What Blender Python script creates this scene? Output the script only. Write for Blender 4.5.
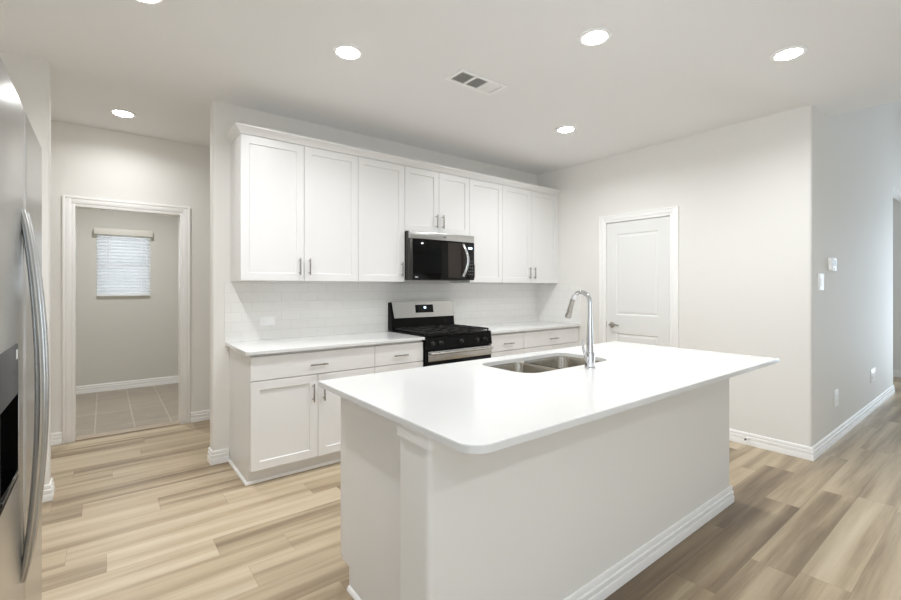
import bpy, bmesh, math, random
from mathutils import Vector, Matrix

random.seed(4)
for _o in list(bpy.data.objects):
    bpy.data.objects.remove(_o, do_unlink=True)
SC = bpy.context.scene
COL = SC.collection
PI = math.pi
H = 2.755                       # kitchen ceiling height

# ------------------------------------------------------------------ camera
cam_data = bpy.data.cameras.new('camera')
cam_data.sensor_width = 36.0
cam_data.lens = 444.21 / 901 * 36.0
cam_data.shift_y = -(300 - 287.1) / 901
cam_data.clip_start = 0.02
cam = bpy.data.objects.new('camera', cam_data)
cam.location = (-0.4961, -3.7528, 1.3391)
cam.rotation_euler = (PI / 2, 0, -math.radians(37.9365))
COL.objects.link(cam)
SC.camera = cam

# ------------------------------------------------------------------ world, daylight, exposure
world = bpy.data.worlds.new('sky')
SC.world = world
world.use_nodes = True
bg = world.node_tree.nodes['Background']
bg.inputs['Color'].default_value = (0.93, 0.97, 1.0, 1)
bg.inputs['Strength'].default_value = 0.42

WARM = (0.945, 0.975, 1.0)
COOL = (0.70, 0.85, 1.0)
LAMP_W = 6.6
LAMP_SPREAD = 2.75
DIM = {(-0.60, -5.15): 0.9, (0.60, -5.15): 0.9, (-0.30, 2.35): 1.5, (-0.376, 0.729): 0.52, (0.640, -2.890): 0.15, (-0.352, -1.165): 1.4}   # dimmer levels
WINDOW_W = 45.0


def area_light(name, loc, rot, sx, sy, watts, color, shape='RECTANGLE', spread=PI):
    l = bpy.data.lights.new(name, 'AREA')
    l.shape = shape
    l.size = sx
    if shape in ('RECTANGLE', 'ELLIPSE'):
        l.size_y = sy
    l.energy = watts
    l.color = color
    l.spread = spread
    o = bpy.data.objects.new(name, l)
    o.location = loc
    o.rotation_euler = rot
    COL.objects.link(o)
    return o


REAR_Y = -7.0
REAR_WINDOWS = [(7.3, 8.5, 0.4, 2.3)]
SIDE_FILL = (-6.5, -4.4, 0.3, 2.3)           # unseen window added for fill in the left wall, behind the camera
PATIO = (-4.7, -3.1, 0.05, 2.3)          # glazed patio door in the far right wall
for (a, b, z0, z1) in REAR_WINDOWS:      # daylight coming in through the rear window, partly thrown up by the ground outside
    area_light('daylight', ((a + b) / 2, REAR_Y - 0.10, (z0 + z1) / 2), (PI / 2 + 0.3, 0, 0), b - a, z1 - z0, WINDOW_W * 0.1, COOL)
area_light('daylight', (8.83 + 0.06, (PATIO[0] + PATIO[1]) / 2, 1.18), (PI / 2 + 0.3, 0, PI / 2), PATIO[1] - PATIO[0], 2.2, WINDOW_W * 0.8, COOL)
area_light('daylight', (-1.52 - 0.06, (SIDE_FILL[0] + SIDE_FILL[1]) / 2, 1.3), (PI / 2 + 0.75, 0, -PI / 2), SIDE_FILL[1] - SIDE_FILL[0], 2.0, WINDOW_W * 0.72, COOL)  # added fill light at the side opening, tilted up towards the ceiling
# daylight outside the small window of the back room
area_light('daylight', (-0.29, 3.85, 1.75), (-PI / 2, 0, 0), 1.0, 1.2, 5.0, (0.97, 0.985, 1.0))

SC.view_settings.view_transform = 'Standard'
SC.view_settings.look = 'None'
SC.view_settings.gamma = 1.0
SC.view_settings.use_curve_mapping = False
SC.view_settings.exposure = 0.85
SC.cycles.diffuse_bounces = 8
SC.cycles.glossy_bounces = 6
SC.cycles.max_bounces = 14
SC.cycles.sample_clamp_indirect = 6


# ------------------------------------------------------------------ materials
def srgb(r, g, b):
    f = lambda c: (c / 255) / 12.92 if c / 255 <= 0.04045 else ((c / 255 + 0.055) / 1.055) ** 2.4
    return (f(r), f(g), f(b), 1)


def base_mat(name):
    m = bpy.data.materials.new(name)
    m.use_nodes = True
    nt = m.node_tree
    return m, nt, nt.nodes['Principled BSDF']


def mat(name, col, rough=0.5, metal=0.0, bump=0.0, bscale=200.0, var=0.0, vscale=3.0, coat=0.0, stretch=(1, 1, 1), emis=0.0, spec=0.5):
    m, nt, p = base_mat(name)
    N, L = nt.nodes, nt.links
    p.inputs['Base Color'].default_value = col
    p.inputs['Roughness'].default_value = rough
    p.inputs['Metallic'].default_value = metal
    p.inputs['Coat Weight'].default_value = coat
    p.inputs['Coat Roughness'].default_value = 0.05
    p.inputs['Specular IOR Level'].default_value = spec
    geo = N.new('ShaderNodeNewGeometry')
    mp = N.new('ShaderNodeMapping')
    mp.inputs['Scale'].default_value = stretch
    L.new(geo.outputs['Position'], mp.inputs['Vector'])
    if var:
        n = N.new('ShaderNodeTexNoise')
        n.inputs['Scale'].default_value = vscale
        n.inputs['Detail'].default_value = 4
        L.new(mp.outputs[0], n.inputs['Vector'])
        mx = N.new('ShaderNodeMix')
        mx.data_type = 'RGBA'
        mx.inputs[6].default_value = tuple(c * (1 - var) for c in col[:3]) + (1,)
        mx.inputs[7].default_value = tuple(min(1, c * (1 + var)) for c in col[:3]) + (1,)
        L.new(n.outputs['Fac'], mx.inputs[0])
        L.new(mx.outputs[2], p.inputs['Base Color'])
    if bump:
        n = N.new('ShaderNodeTexNoise')
        n.inputs['Scale'].default_value = bscale
        n.inputs['Detail'].default_value = 3
        L.new(mp.outputs[0], n.inputs['Vector'])
        b = N.new('ShaderNodeBump')
        b.inputs['Strength'].default_value = bump
        b.inputs['Distance'].default_value = 0.002
        L.new(n.outputs['Fac'], b.inputs['Height'])
        L.new(b.outputs[0], p.inputs['Normal'])
    if emis:
        p.inputs['Emission Color'].default_value = col
        p.inputs['Emission Strength'].default_value = emis
    return m


def math_node(nt, op, a=None, b=None, va=None, vb=None):
    n = nt.nodes.new('ShaderNodeMath')
    n.operation = op
    if a is not None:
        nt.links.new(a, n.inputs[0])
    elif va is not None:
        n.inputs[0].default_value = va
    if b is not None:
        nt.links.new(b, n.inputs[1])
    elif vb is not None:
        n.inputs[1].default_value = vb
    return n.outputs[0]


def ramp(nt, fac, stops):
    r = nt.nodes.new('ShaderNodeValToRGB')
    cr = r.color_ramp
    while len(cr.elements) < len(stops):
        cr.elements.new(0.5)
    for e, (p, c) in zip(cr.elements, stops):
        e.position = p
        e.color = c
    nt.links.new(fac, r.inputs[0])
    return r.outputs[0]


PLANK_W = 0.182


def plank_mat():
    m, nt, p = base_mat('vinyl_plank')
    N, L = nt.nodes, nt.links
    W = PLANK_W
    geo = N.new('ShaderNodeNewGeometry')
    sep = N.new('ShaderNodeSeparateXYZ')
    L.new(geo.outputs['Position'], sep.inputs[0])
    x, y = sep.outputs[0], sep.outputs[1]
    def attr(n):
        q = N.new('ShaderNodeAttribute')
        q.attribute_name = n
        return q.outputs['Fac']
    v = math_node(nt, 'DIVIDE', math_node(nt, 'ADD', y, vb=2.57), vb=W)
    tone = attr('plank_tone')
    seed = attr('plank_seed')
    # broad streaks along the plank, offset plank by plank
    sh = math_node(nt, 'MULTIPLY', seed, vb=53.0)
    cs = N.new('ShaderNodeCombineXYZ')
    L.new(math_node(nt, 'ADD', math_node(nt, 'MULTIPLY', x, vb=0.6), sh), cs.inputs[0])
    L.new(math_node(nt, 'MULTIPLY', y, vb=11.0), cs.inputs[1])
    L.new(sh, cs.inputs[2])
    n1 = N.new('ShaderNodeTexNoise')
    n1.inputs['Scale'].default_value = 1.0
    n1.inputs['Detail'].default_value = 3
    L.new(cs.outputs[0], n1.inputs['Vector'])
    # fine grain
    cg = N.new('ShaderNodeCombineXYZ')
    L.new(math_node(nt, 'ADD', math_node(nt, 'MULTIPLY', x, vb=6.0), sh), cg.inputs[0])
    L.new(math_node(nt, 'MULTIPLY', y, vb=120.0), cg.inputs[1])
    L.new(sh, cg.inputs[2])
    n2 = N.new('ShaderNodeTexNoise')
    n2.inputs['Scale'].default_value = 1.0
    n2.inputs['Detail'].default_value = 4
    L.new(cg.outputs[0], n2.inputs['Vector'])
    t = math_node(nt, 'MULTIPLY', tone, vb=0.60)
    t = math_node(nt, 'ADD', t, math_node(nt, 'MULTIPLY', math_node(nt, 'SUBTRACT', n1.outputs['Fac'], vb=0.5), vb=1.5))
    t = math_node(nt, 'ADD', t, math_node(nt, 'MULTIPLY', math_node(nt, 'SUBTRACT', n2.outputs['Fac'], vb=0.5), vb=0.28))
    t = math_node(nt, 'ADD', t, vb=0.20)
    c = ramp(nt, t, [(0.0, srgb(116, 99, 80)), (0.35, srgb(153, 135, 110)), (0.65, srgb(186, 168, 141)), (1.0, srgb(203, 188, 163))])
    # seams
    fv = math_node(nt, 'FRACT', v)
    du = math_node(nt, 'SUBTRACT', x, attr('plank_start'))
    ev = math_node(nt, 'MULTIPLY', math_node(nt, 'MINIMUM', fv, math_node(nt, 'SUBTRACT', va=1.0, b=fv)), vb=W)
    eu = math_node(nt, 'MINIMUM', du, math_node(nt, 'SUBTRACT', attr('plank_length'), du))
    e = math_node(nt, 'MINIMUM', ev, eu)
    seam = math_node(nt, 'LESS_THAN', e, vb=0.0012)
    mx = N.new('ShaderNodeMix')
    mx.data_type = 'RGBA'
    L.new(math_node(nt, 'MULTIPLY', seam, vb=0.35), mx.inputs[0])
    L.new(c, mx.inputs[6])
    mx.inputs[7].default_value = srgb(90, 78, 66)
    L.new(mx.outputs[2], p.inputs['Base Color'])
    p.inputs['Roughness'].default_value = 0.36
    p.inputs['Specular IOR Level'].default_value = 0.4
    b = N.new('ShaderNodeBump')
    b.inputs['Strength'].default_value = 0.08
    b.inputs['Distance'].default_value = 0.001
    L.new(n2.outputs['Fac'], b.inputs['Height'])
    L.new(b.outputs[0], p.inputs['Normal'])
    return m


def tile_mat(name, w, h, c_tile, c_grout, grout, rough, axes=(0, 2), off=0.5, bumpd=0.0015, var=0.02, shift=(0, 0), cloud=0.0):
    m, nt, p = base_mat(name)
    N, L = nt.nodes, nt.links
    geo = N.new('ShaderNodeNewGeometry')
    sep = N.new('ShaderNodeSeparateXYZ')
    L.new(geo.outputs['Position'], sep.inputs[0])
    cmb = N.new('ShaderNodeCombineXYZ')
    L.new(math_node(nt, 'ADD', sep.outputs[axes[0]], vb=shift[0]), cmb.inputs[0])
    L.new(math_node(nt, 'ADD', sep.outputs[axes[1]], vb=shift[1]), cmb.inputs[1])
    br = N.new('ShaderNodeTexBrick')
    br.offset = off
    br.inputs['Scale'].default_value = 1.0
    br.inputs['Brick Width'].default_value = w
    br.inputs['Row Height'].default_value = h
    br.inputs['Mortar Size'].default_value = grout
    br.inputs['Mortar Smooth'].default_value = 0.3
    br.inputs['Color1'].default_value = tuple(c * (1 - var) for c in c_tile[:3]) + (1,)
    br.inputs['Color2'].default_value = tuple(min(1, c * (1 + var)) for c in c_tile[:3]) + (1,)
    br.inputs['Mortar'].default_value = c_grout
    L.new(cmb.outputs[0], br.inputs['Vector'])
    colr = br.outputs['Color']
    if cloud:
        n = N.new('ShaderNodeTexNoise')
        n.inputs['Scale'].default_value = 5
        n.inputs['Detail'].default_value = 6
        L.new(geo.outputs['Position'], n.inputs['Vector'])
        mx = N.new('ShaderNodeMix')
        mx.data_type = 'RGBA'
        mx.blend_type = 'MULTIPLY'
        mx.inputs[0].default_value = cloud
        L.new(colr, mx.inputs[6])
        L.new(ramp(nt, n.outputs['Fac'], [(0.3, (0.6, 0.6, 0.6, 1)), (0.7, (1, 1, 1, 1))]), mx.inputs[7])
        colr = mx.outputs[2]
    L.new(colr, p.inputs['Base Color'])
    p.inputs['Roughness'].default_value = rough
    b = N.new('ShaderNodeBump')
    b.inputs['Strength'].default_value = 0.6
    b.inputs['Distance'].default_value = bumpd
    b.invert = True
    L.new(br.outputs['Fac'], b.inputs['Height'])
    L.new(b.outputs[0], p.inputs['Normal'])
    return m


def slat_mat():
    m, nt, p = base_mat('blind_slat')
    N, L = nt.nodes, nt.links
    p.inputs['Base Color'].default_value = srgb(238, 240, 244)
    p.inputs['Roughness'].default_value = 0.4
    tr = N.new('ShaderNodeBsdfTranslucent')
    tr.inputs['Color'].default_value = (0.90, 0.90, 0.90, 1)
    mx = N.new('ShaderNodeMixShader')
    mx.inputs[0].default_value = 0.3
    L.new(p.outputs[0], mx.inputs[1])
    L.new(tr.outputs[0], mx.inputs[2])
    L.new(mx.outputs[0], N['Material Output'].inputs['Surface'])
    return m


def glass_mat():
    m, nt, p = base_mat('window_glass')
    N, L = nt.nodes, nt.links
    tr = N.new('ShaderNodeBsdfTransparent')
    tr.inputs['Color'].default_value = (0.95, 0.97, 0.97, 1)
    gl = N.new('ShaderNodeBsdfGlossy')
    gl.inputs['Roughness'].default_value = 0.02
    mx = N.new('ShaderNodeMixShader')
    mx.inputs[0].default_value = 0.06
    L.new(tr.outputs[0], mx.inputs[1])
    L.new(gl.outputs[0], mx.inputs[2])
    L.new(mx.outputs[0], N['Material Output'].inputs['Surface'])
    return m


M = dict(
    wall=mat('wall_paint', srgb(235, 233, 229), 0.7, bump=0.12, bscale=160),
    taupe=mat('taupe_wall_paint', srgb(217, 214, 206), 0.75, bump=0.12, bscale=160),
    ceil=mat('ceiling_paint', srgb(241, 241, 241), 0.85, bump=0.15, bscale=120),
    trim=mat('trim_paint', srgb(247, 246, 244), 0.35),
    door=mat('door_paint', srgb(235, 235, 233), 0.4),
    cab=mat('cabinet_paint', srgb(233, 232, 231), 0.32),
    gap=mat('cabinet_shadow_gap', srgb(150, 146, 140), 0.7),
    quartz=mat('white_quartz', srgb(225, 225, 224), 0.14, var=0.012, vscale=14),
    plank=plank_mat(),
    floortile=tile_mat('grey_floor_tile', 0.30, 0.61, srgb(172, 161, 146), srgb(196, 187, 172), 0.007, 0.45, axes=(0, 1), off=0.0, var=0.04, shift=(0.265, 0.20), cloud=0.35),
    splash=tile_mat('white_subway_tile', 0.1524, 0.0762, srgb(240, 239, 236), srgb(228, 226, 222), 0.0016, 0.07, axes=(0, 2), off=0.5, shift=(0.03, -0.914), var=0.008),
    splash_y=tile_mat('white_subway_tile_side', 0.1524, 0.0762, srgb(240, 239, 236), srgb(228, 226, 222), 0.0016, 0.07, axes=(1, 2), off=0.5, shift=(0.03, -0.914), var=0.008),
    steel=mat('brushed_steel', srgb(190, 188, 185), 0.24, 1.0, bump=0.05, bscale=40, stretch=(1, 1, 30)),
    steel_h=mat('brushed_steel_level', srgb(200, 199, 197), 0.27, 1.0, bump=0.04, bscale=60, stretch=(1, 20, 40)),
    fridge=mat('fridge_steel', srgb(200, 200, 199), 0.27, 1.0),
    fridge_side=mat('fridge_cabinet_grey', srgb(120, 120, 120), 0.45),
    sink=mat('sink_steel', srgb(178, 172, 162), 0.2, 1.0, bump=0.03, bscale=60, stretch=(30, 1, 1)),
    chrome=mat('chrome', srgb(218, 219, 222), 0.05, 1.0),
    nickel=mat('satin_nickel', srgb(176, 172, 166), 0.25, 1.0),
    black=mat('black_gloss', srgb(14, 14, 15), 0.25, spec=0.3),
    knob=mat('black_knob', srgb(40, 39, 39), 0.22),
    glass_black=mat('black_glass', srgb(6, 6, 7), 0.04, spec=0.22),
    dark=mat('dark_screen', srgb(50, 45, 41), 0.25, spec=0.25),
    iron=mat('cast_iron', srgb(24, 23, 23), 0.55, bump=0.2, bscale=300),
    enamel=mat('black_enamel', srgb(9, 9, 9), 0.35, spec=0.15),
    darksteel=mat('dark_steel', srgb(84, 82, 80), 0.3, 1.0),
    panelgrey=mat('dispenser_panel_grey', srgb(84, 84, 86), 0.5, spec=0.2),
    recess=mat('dispenser_black', srgb(10, 10, 11), 0.6, spec=0.1),
    white=mat('white_plastic', srgb(250, 250, 250), 0.35),
    offwhite=mat('dull_white_plastic', srgb(205, 205, 204), 0.45),  # duller white for thermostat screen, button and microwave mark
    slot=mat('dark_slot', srgb(50, 50, 52), 0.6),
    duct=mat('duct_grey', srgb(178, 177, 174), 0.7),
    led=mat('lit_lens', (1, 0.97, 0.92, 1), 0.5, emis=25.0),
    blueled=mat('lit_digits', srgb(190, 225, 255), 0.5, emis=1.5),
    slat=slat_mat(),
    glass=glass_mat(),
    vinyl=mat('window_vinyl', srgb(236, 236, 234), 0.4),
    valance=mat('blind_valance', srgb(228, 224, 214), 0.45),
    rubber=mat('grey_rubber', srgb(120, 118, 112), 0.6),
    marble=mat('threshold_stone', srgb(186, 170, 150), 0.35, var=0.05, vscale=20),
)


# ------------------------------------------------------------------ mesh builder
class MB:
    def __init__(self):
        self.bm = bmesh.new()

    def _bevel(self, verts, bev, seg, edges=None):
        if bev <= 0:
            return
        vs = set(verts)
        es = edges or [e for e in self.bm.edges if e.verts[0] in vs and e.verts[1] in vs]
        bmesh.ops.bevel(self.bm, geom=es, offset=bev, segments=seg, affect='EDGES', profile=0.5, clamp_overlap=True)

    def box(self, x0, x1, y0, y1, z0, z1, bev=0.0, seg=2, axis=None):
        """axis: bevel only the edges running along that axis"""
        p = [(x, y, z) for x in (x0, x1) for y in (y0, y1) for z in (z0, z1)]
        v = [self.bm.verts.new(q) for q in p]
        F = [(0, 1, 3, 2), (4, 6, 7, 5), (0, 4, 5, 1), (2, 3, 7, 6), (0, 2, 6, 4), (1, 5, 7, 3)]
        for f in F:
            self.bm.faces.new([v[i] for i in f])
        if bev:
            es = None
            if axis is not None:
                vs = set(v)
                es = [e for e in self.bm.edges if e.verts[0] in vs and e.verts[1] in vs
                      and abs((e.verts[0].co - e.verts[1].co).normalized()[axis]) > 0.99]
            self._bevel(v, bev, seg, es)
        return self

    def loops(self, rings, cap0=True, cap1=True, close=True):
        R = [[self.bm.verts.new(q) for q in r] for r in rings]
        n = len(R[0])
        for a, b in zip(R, R[1:]):
            for i in range(n if close else n - 1):
                j = (i + 1) % n
                self.bm.faces.new((a[i], a[j], b[j], b[i]))
        if cap0:
            self.bm.faces.new(list(reversed(R[0])))
        if cap1:
            self.bm.faces.new(R[-1])
        return self

    def prism(self, pts, vec, bev=0.0):
        """planar outline pts extruded along vec"""
        vec = Vector(vec)
        a = [Vector(p) for p in pts]
        return self.loops([a, [p + vec for p in a]])

    def cyl(self, p0, p1, r0, r1=None, n=20):
        r1 = r0 if r1 is None else r1
        return self.tube([p0, p1], [r0, r1], n)

    def tube(self, pts, radii, n=14, flat=None):
        P = [Vector(p) for p in pts]
        if not isinstance(radii, (list, tuple)):
            radii = [radii] * len(P)
        T = []
        for i in range(len(P)):
            a = P[max(0, i - 1)]
            b = P[min(len(P) - 1, i + 1)]
            T.append((b - a).normalized())
        ref = Vector((0, 0, 1)) if abs(T[0].z) < 0.9 else Vector((1, 0, 0))
        nrm = (ref - T[0] * ref.dot(T[0])).normalized()
        rings = []
        for i, p in enumerate(P):
            nrm = (nrm - T[i] * nrm.dot(T[i])).normalized()
            bn = T[i].cross(nrm)
            fx, fy = flat or (1, 1)
            rings.append([p + (nrm * math.cos(2 * PI * k / n) * fx + bn * math.sin(2 * PI * k / n) * fy) * radii[i] for k in range(n)])
        return self.loops(rings)

    def lathe(self, prof, c=(0, 0, 0), n=28, axis=2):
        """prof: (radius, height) pairs"""
        c = Vector(c)
        rings = []
        for (r, h) in prof:
            ring = []
            for k in range(n):
                a = 2 * PI * k / n
                q = [r * math.cos(a), r * math.sin(a), h]
                if axis == 1:
                    q = [r * math.cos(a), h, -r * math.sin(a)]
                elif axis == 0:
                    q = [h, r * math.cos(a), r * math.sin(a)]
                ring.append(c + Vector(q))
            rings.append(ring)
        return self.loops(rings)

    def sweep(self, path, prof, closed=False):
        """prof: (outward, up) pairs swept along a level path of (x, y), mitred; outward = right-hand side of travel"""
        n = len(path)
        rings = []
        for i in range(n):
            p = Vector(path[i])
            d0 = (p - Vector(path[i - 1])).normalized() if i > 0 or closed else None
            d1 = (Vector(path[(i + 1) % n]) - p).normalized() if i < n - 1 or closed else None
            d0 = d0 or d1
            d1 = d1 or d0
            n0 = Vector((d0.y, -d0.x))
            n1 = Vector((d1.y, -d1.x))
            mtr = (n0 + n1)
            mtr = mtr / max(1e-6, mtr.dot(n0))
            rings.append([(p.x + mtr.x * o, p.y + mtr.y * o, u) for (o, u) in prof])
        return self.loops(rings)

    def build(self, name, material, parent=None, smooth=38):
        bm = self.bm
        bmesh.ops.remove_doubles(bm, verts=bm.verts, dist=1e-6)
        bmesh.ops.recalc_face_normals(bm, faces=bm.faces)
        for f in bm.faces:
            f.smooth = True
        for e in bm.edges:
            if len(e.link_faces) != 2 or e.calc_face_angle(0) > math.radians(smooth):
                e.smooth = False
        off = Vector((0, 0, 0))
        q = parent
        while q is not None:
            off += q.location
            q = q.parent
        for v in bm.verts:
            v.co -= off
        me = bpy.data.meshes.new(name)
        bm.to_mesh(me)
        bm.free()
        me.materials.append(material if not isinstance(material, str) else M[material])
        o = bpy.data.objects.new(name, me)
        COL.objects.link(o)
        if parent is not None:
            o.parent = parent
        return o


def tag(o, label, cat, group=None):
    o['label'] = label
    o['category'] = cat
    if group:
        o['group'] = group
    return o


def thing(name, label, cat, loc=(0, 0, 0), group=None):
    o = bpy.data.objects.new(name, None)
    o.empty_display_size = 0.1
    o.location = loc
    COL.objects.link(o)
    return tag(o, label, cat, group)


def struct(name, mb, material, parent=None, smooth=38):
    o = mb.build(name, material, parent, smooth)
    if parent is None:
        o['kind'] = 'structure'
    return o


def copy_tree(o, parent=None):
    c = o.copy()
    COL.objects.link(c)
    if parent is not None:
        c.parent = parent
    for ch in list(o.children):
        copy_tree(ch, c)
    return c


def rrect(x0, x1, y0, y1, r, z, n=6):
    """rounded rectangle outline at height z, counter-clockwise; r may be one radius or four (x0y0, x1y0, x1y1, x0y1)"""
    rs = r if isinstance(r, (list, tuple)) else [r] * 4
    cs = [(x0, y0, 1, 1, PI), (x1, y0, -1, 1, 1.5 * PI), (x1, y1, -1, -1, 0), (x0, y1, 1, -1, 0.5 * PI)]
    out = []
    for (cx, cy, sx, sy, a0), rr in zip(cs, rs):
        for k in range(n + 1):
            a = a0 + 0.5 * PI * k / n
            out.append(Vector((cx + sx * rr + rr * math.cos(a), cy + sy * rr + rr * math.sin(a), z)))
    return out


# ------------------------------------------------------------------ the setting
XR = 3.821            # face of the pantry wall
YO = -2.759           # end of the pantry wall
XE = 4.255            # end of the kitchen ceiling
XEND = 7.391          # end of the wall past the corner
XFAR = 8.83
HL = 4.6              # living room ceiling
WT = 0.115
XL = -1.52            # left wall behind the refrigerator
HALL_Y = 1.295
XWING, XKIT = -0.768, 0.149
BR_Y = 3.50           # far wall of the back room

# plank floor: tone set per plank, darkened in front of the island to paint its shade; rows run along X, their end joints staggered
JOINT = {-4: 2.085, -3: 0.80, -2: 1.607, -1: 2.21, 0: 3.25, 1: 3.62, 2: 0.9, 3: 0.35, 4: 1.1, 5: 0.05, 6: 0.272, 7: -0.04, 8: -0.487, 9: 0.574, 10: 0.11, 11: -0.228, 12: 0.62, 13: -0.75, 14: 0.20, 15: -0.45, 16: 0.55, 17: -0.264, 18: 0.3}
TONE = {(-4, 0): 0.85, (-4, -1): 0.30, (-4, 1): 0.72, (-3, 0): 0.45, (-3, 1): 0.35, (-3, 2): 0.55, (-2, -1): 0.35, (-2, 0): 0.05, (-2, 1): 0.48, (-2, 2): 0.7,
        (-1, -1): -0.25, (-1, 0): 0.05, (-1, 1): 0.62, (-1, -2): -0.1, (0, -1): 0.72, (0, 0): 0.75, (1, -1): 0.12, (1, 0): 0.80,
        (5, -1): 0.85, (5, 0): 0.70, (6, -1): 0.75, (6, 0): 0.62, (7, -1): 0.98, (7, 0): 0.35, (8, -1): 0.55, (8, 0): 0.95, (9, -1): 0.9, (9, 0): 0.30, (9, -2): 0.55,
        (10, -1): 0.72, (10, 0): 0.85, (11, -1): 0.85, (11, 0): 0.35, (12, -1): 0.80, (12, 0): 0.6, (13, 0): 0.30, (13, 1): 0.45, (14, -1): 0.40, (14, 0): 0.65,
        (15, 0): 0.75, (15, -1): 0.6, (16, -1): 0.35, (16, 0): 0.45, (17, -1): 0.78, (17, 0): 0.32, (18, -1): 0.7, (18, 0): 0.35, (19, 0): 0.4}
fx0, fx1, fy0, fy1 = XL - 0.1, XFAR + 0.1, REAR_Y - 0.1, HALL_Y + 0.06
me = bpy.data.meshes.new('floor')
fv, ff_, att = [], [], []
k = math.floor((fy0 + 2.57) / PLANK_W)
while -2.57 + k * PLANK_W < fy1:
    ya, yb = max(fy0, -2.57 + k * PLANK_W), min(fy1, -2.57 + (k + 1) * PLANK_W)
    j0 = JOINT.get(k, random.uniform(0, 1.22))
    n = math.floor((fx0 - j0) / 1.22)
    while j0 + n * 1.22 < fx1:
        xs_ = j0 + n * 1.22
        xa, xb = max(fx0, xs_), min(fx1, xs_ + 1.22)
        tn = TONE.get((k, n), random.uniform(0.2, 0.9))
        sd = random.random()
        if xb - xa > 1e-4:
            i0 = len(fv)
            fv += [(xa, ya, 0), (xb, ya, 0), (xb, yb, 0), (xa, yb, 0)]
            ff_.append((i0, i0 + 1, i0 + 2, i0 + 3))
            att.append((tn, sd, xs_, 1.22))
        n += 1
    k += 1
i0 = len(fv)                                   # slab under the planks
fv += [(x, y, z) for z in (-0.0005, -0.05) for (x, y) in ((fx0, fy0), (fx1, fy0), (fx1, fy1), (fx0, fy1))]
for q in ((4, 7, 6, 5), (0, 1, 5, 4), (1, 2, 6, 5), (2, 3, 7, 6), (3, 0, 4, 7)):
    ff_.append(tuple(i0 + i for i in q))
    att.append((0.5, 0.5, 0, 1.22))
me.from_pydata(fv, [], ff_)
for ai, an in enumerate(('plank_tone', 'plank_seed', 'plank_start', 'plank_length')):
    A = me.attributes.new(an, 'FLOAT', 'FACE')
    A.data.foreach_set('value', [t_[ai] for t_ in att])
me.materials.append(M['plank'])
flo = bpy.data.objects.new('floor', me)
COL.objects.link(flo)
flo['kind'] = 'structure'
struct('floor_back_room', MB().box(-2.0, 1.6, HALL_Y + 0.06, BR_Y + 0.1, -0.05, 0.0), 'floortile')
struct('trim_1', MB().box(-0.70, 0.094, HALL_Y + 0.0, HALL_Y + 0.125, 0.0005, 0.007, 0.003), 'marble')

# kitchen wall, its continuation left of the hall, pantry wall
BN = 0.018


def wall_box(mb, x0, x1, y0, y1, z0, z1, corners=()):
    rs = [0.0005] * 4
    for c in corners:
        rs[c] = BN
    mb.loops([rrect(x0, x1, y0, y1, rs, z0), rrect(x0, x1, y0, y1, rs, z1)])
    return mb


struct('wall_back', wall_box(MB(), XKIT, XR + WT, 0.0, WT, 0, H, (0, 3)), 'wall')
struct('wall_back_left', wall_box(MB(), XL - 0.1, XWING, 0.0, WT, 0, H, (1, 2)), 'wall')
w = MB()
w.box(XL - 0.1, XL, REAR_Y, SIDE_FILL[0], 0, H)
w.box(XL - 0.1, XL, SIDE_FILL[1], 0.0, 0, H)
w.box(XL - 0.1, XL, SIDE_FILL[0], SIDE_FILL[1], 0, SIDE_FILL[2])
w.box(XL - 0.1, XL, SIDE_FILL[0], SIDE_FILL[1], SIDE_FILL[3], H)
struct('wall_left', w, 'wall')
w = MB()
DY0, DY1, DZ = -1.690, -0.958, 2.050     # pantry door opening
w.box(XR, XR + WT, DY1, 0.0, 0, H)
w.box(XR, XR + WT, DY0, DY1, DZ, H)
wall_box(w, XR, XR + WT, YO, DY0, 0, H, (0,))
struct('wall_right', w, 'wall')
w = MB()
w.box(XR + WT, XE, YO, YO + WT, 0, H)
w.box(XE, XEND, YO, YO + WT, 0, HL)
w.box(XEND, XFAR, YO, YO + WT, 2.61, HL)
struct('wall_front_right', w, 'wall')
struct('wall_corridor', MB().box(XEND - WT, XEND, YO + WT, 1.5, 0, H), 'wall')
w = MB()
w.box(XFAR, XFAR + 0.1, REAR_Y, PATIO[0], 0, HL)
w.box(XFAR, XFAR + 0.1, PATIO[1], 1.5, 0, HL)
w.box(XFAR, XFAR + 0.1, PATIO[0], PATIO[1], PATIO[3], HL)
w.box(XFAR, XFAR + 0.1, PATIO[0], PATIO[1], 0, PATIO[2])
struct('wall_far_right', w, 'wall')
struct('wall_corridor_end', MB().box(XEND, XFAR, 1.4, 1.5, 0, H), 'wall')
# pantry enclosure behind the closed door
struct('wall_pantry', MB().box(XR + 1.3, XR + 1.4, YO + WT, 0.1, 0, H), 'wall')
# hall
w = MB()
OX0, OX1, OZ = -0.694, 0.088, 2.040
w.box(XL - 0.1, OX0 - 0.018, HALL_Y, HALL_Y + WT, 0, H)
w.box(OX1 + 0.018, 1.6, HALL_Y, HALL_Y + WT, 0, H)
w.box(OX0 - 0.018, OX1 + 0.018, HALL_Y, HALL_Y + WT, OZ + 0.018, H)
struct('wall_hall', w, 'wall')
struct('wall_hall_left', MB().box(XL - 0.1, XL, WT, HALL_Y, 0, H), 'wall')
struct('wall_hall_right', MB().box(1.5, 1.6, WT, HALL_Y, 0, H), 'wall')
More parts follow.
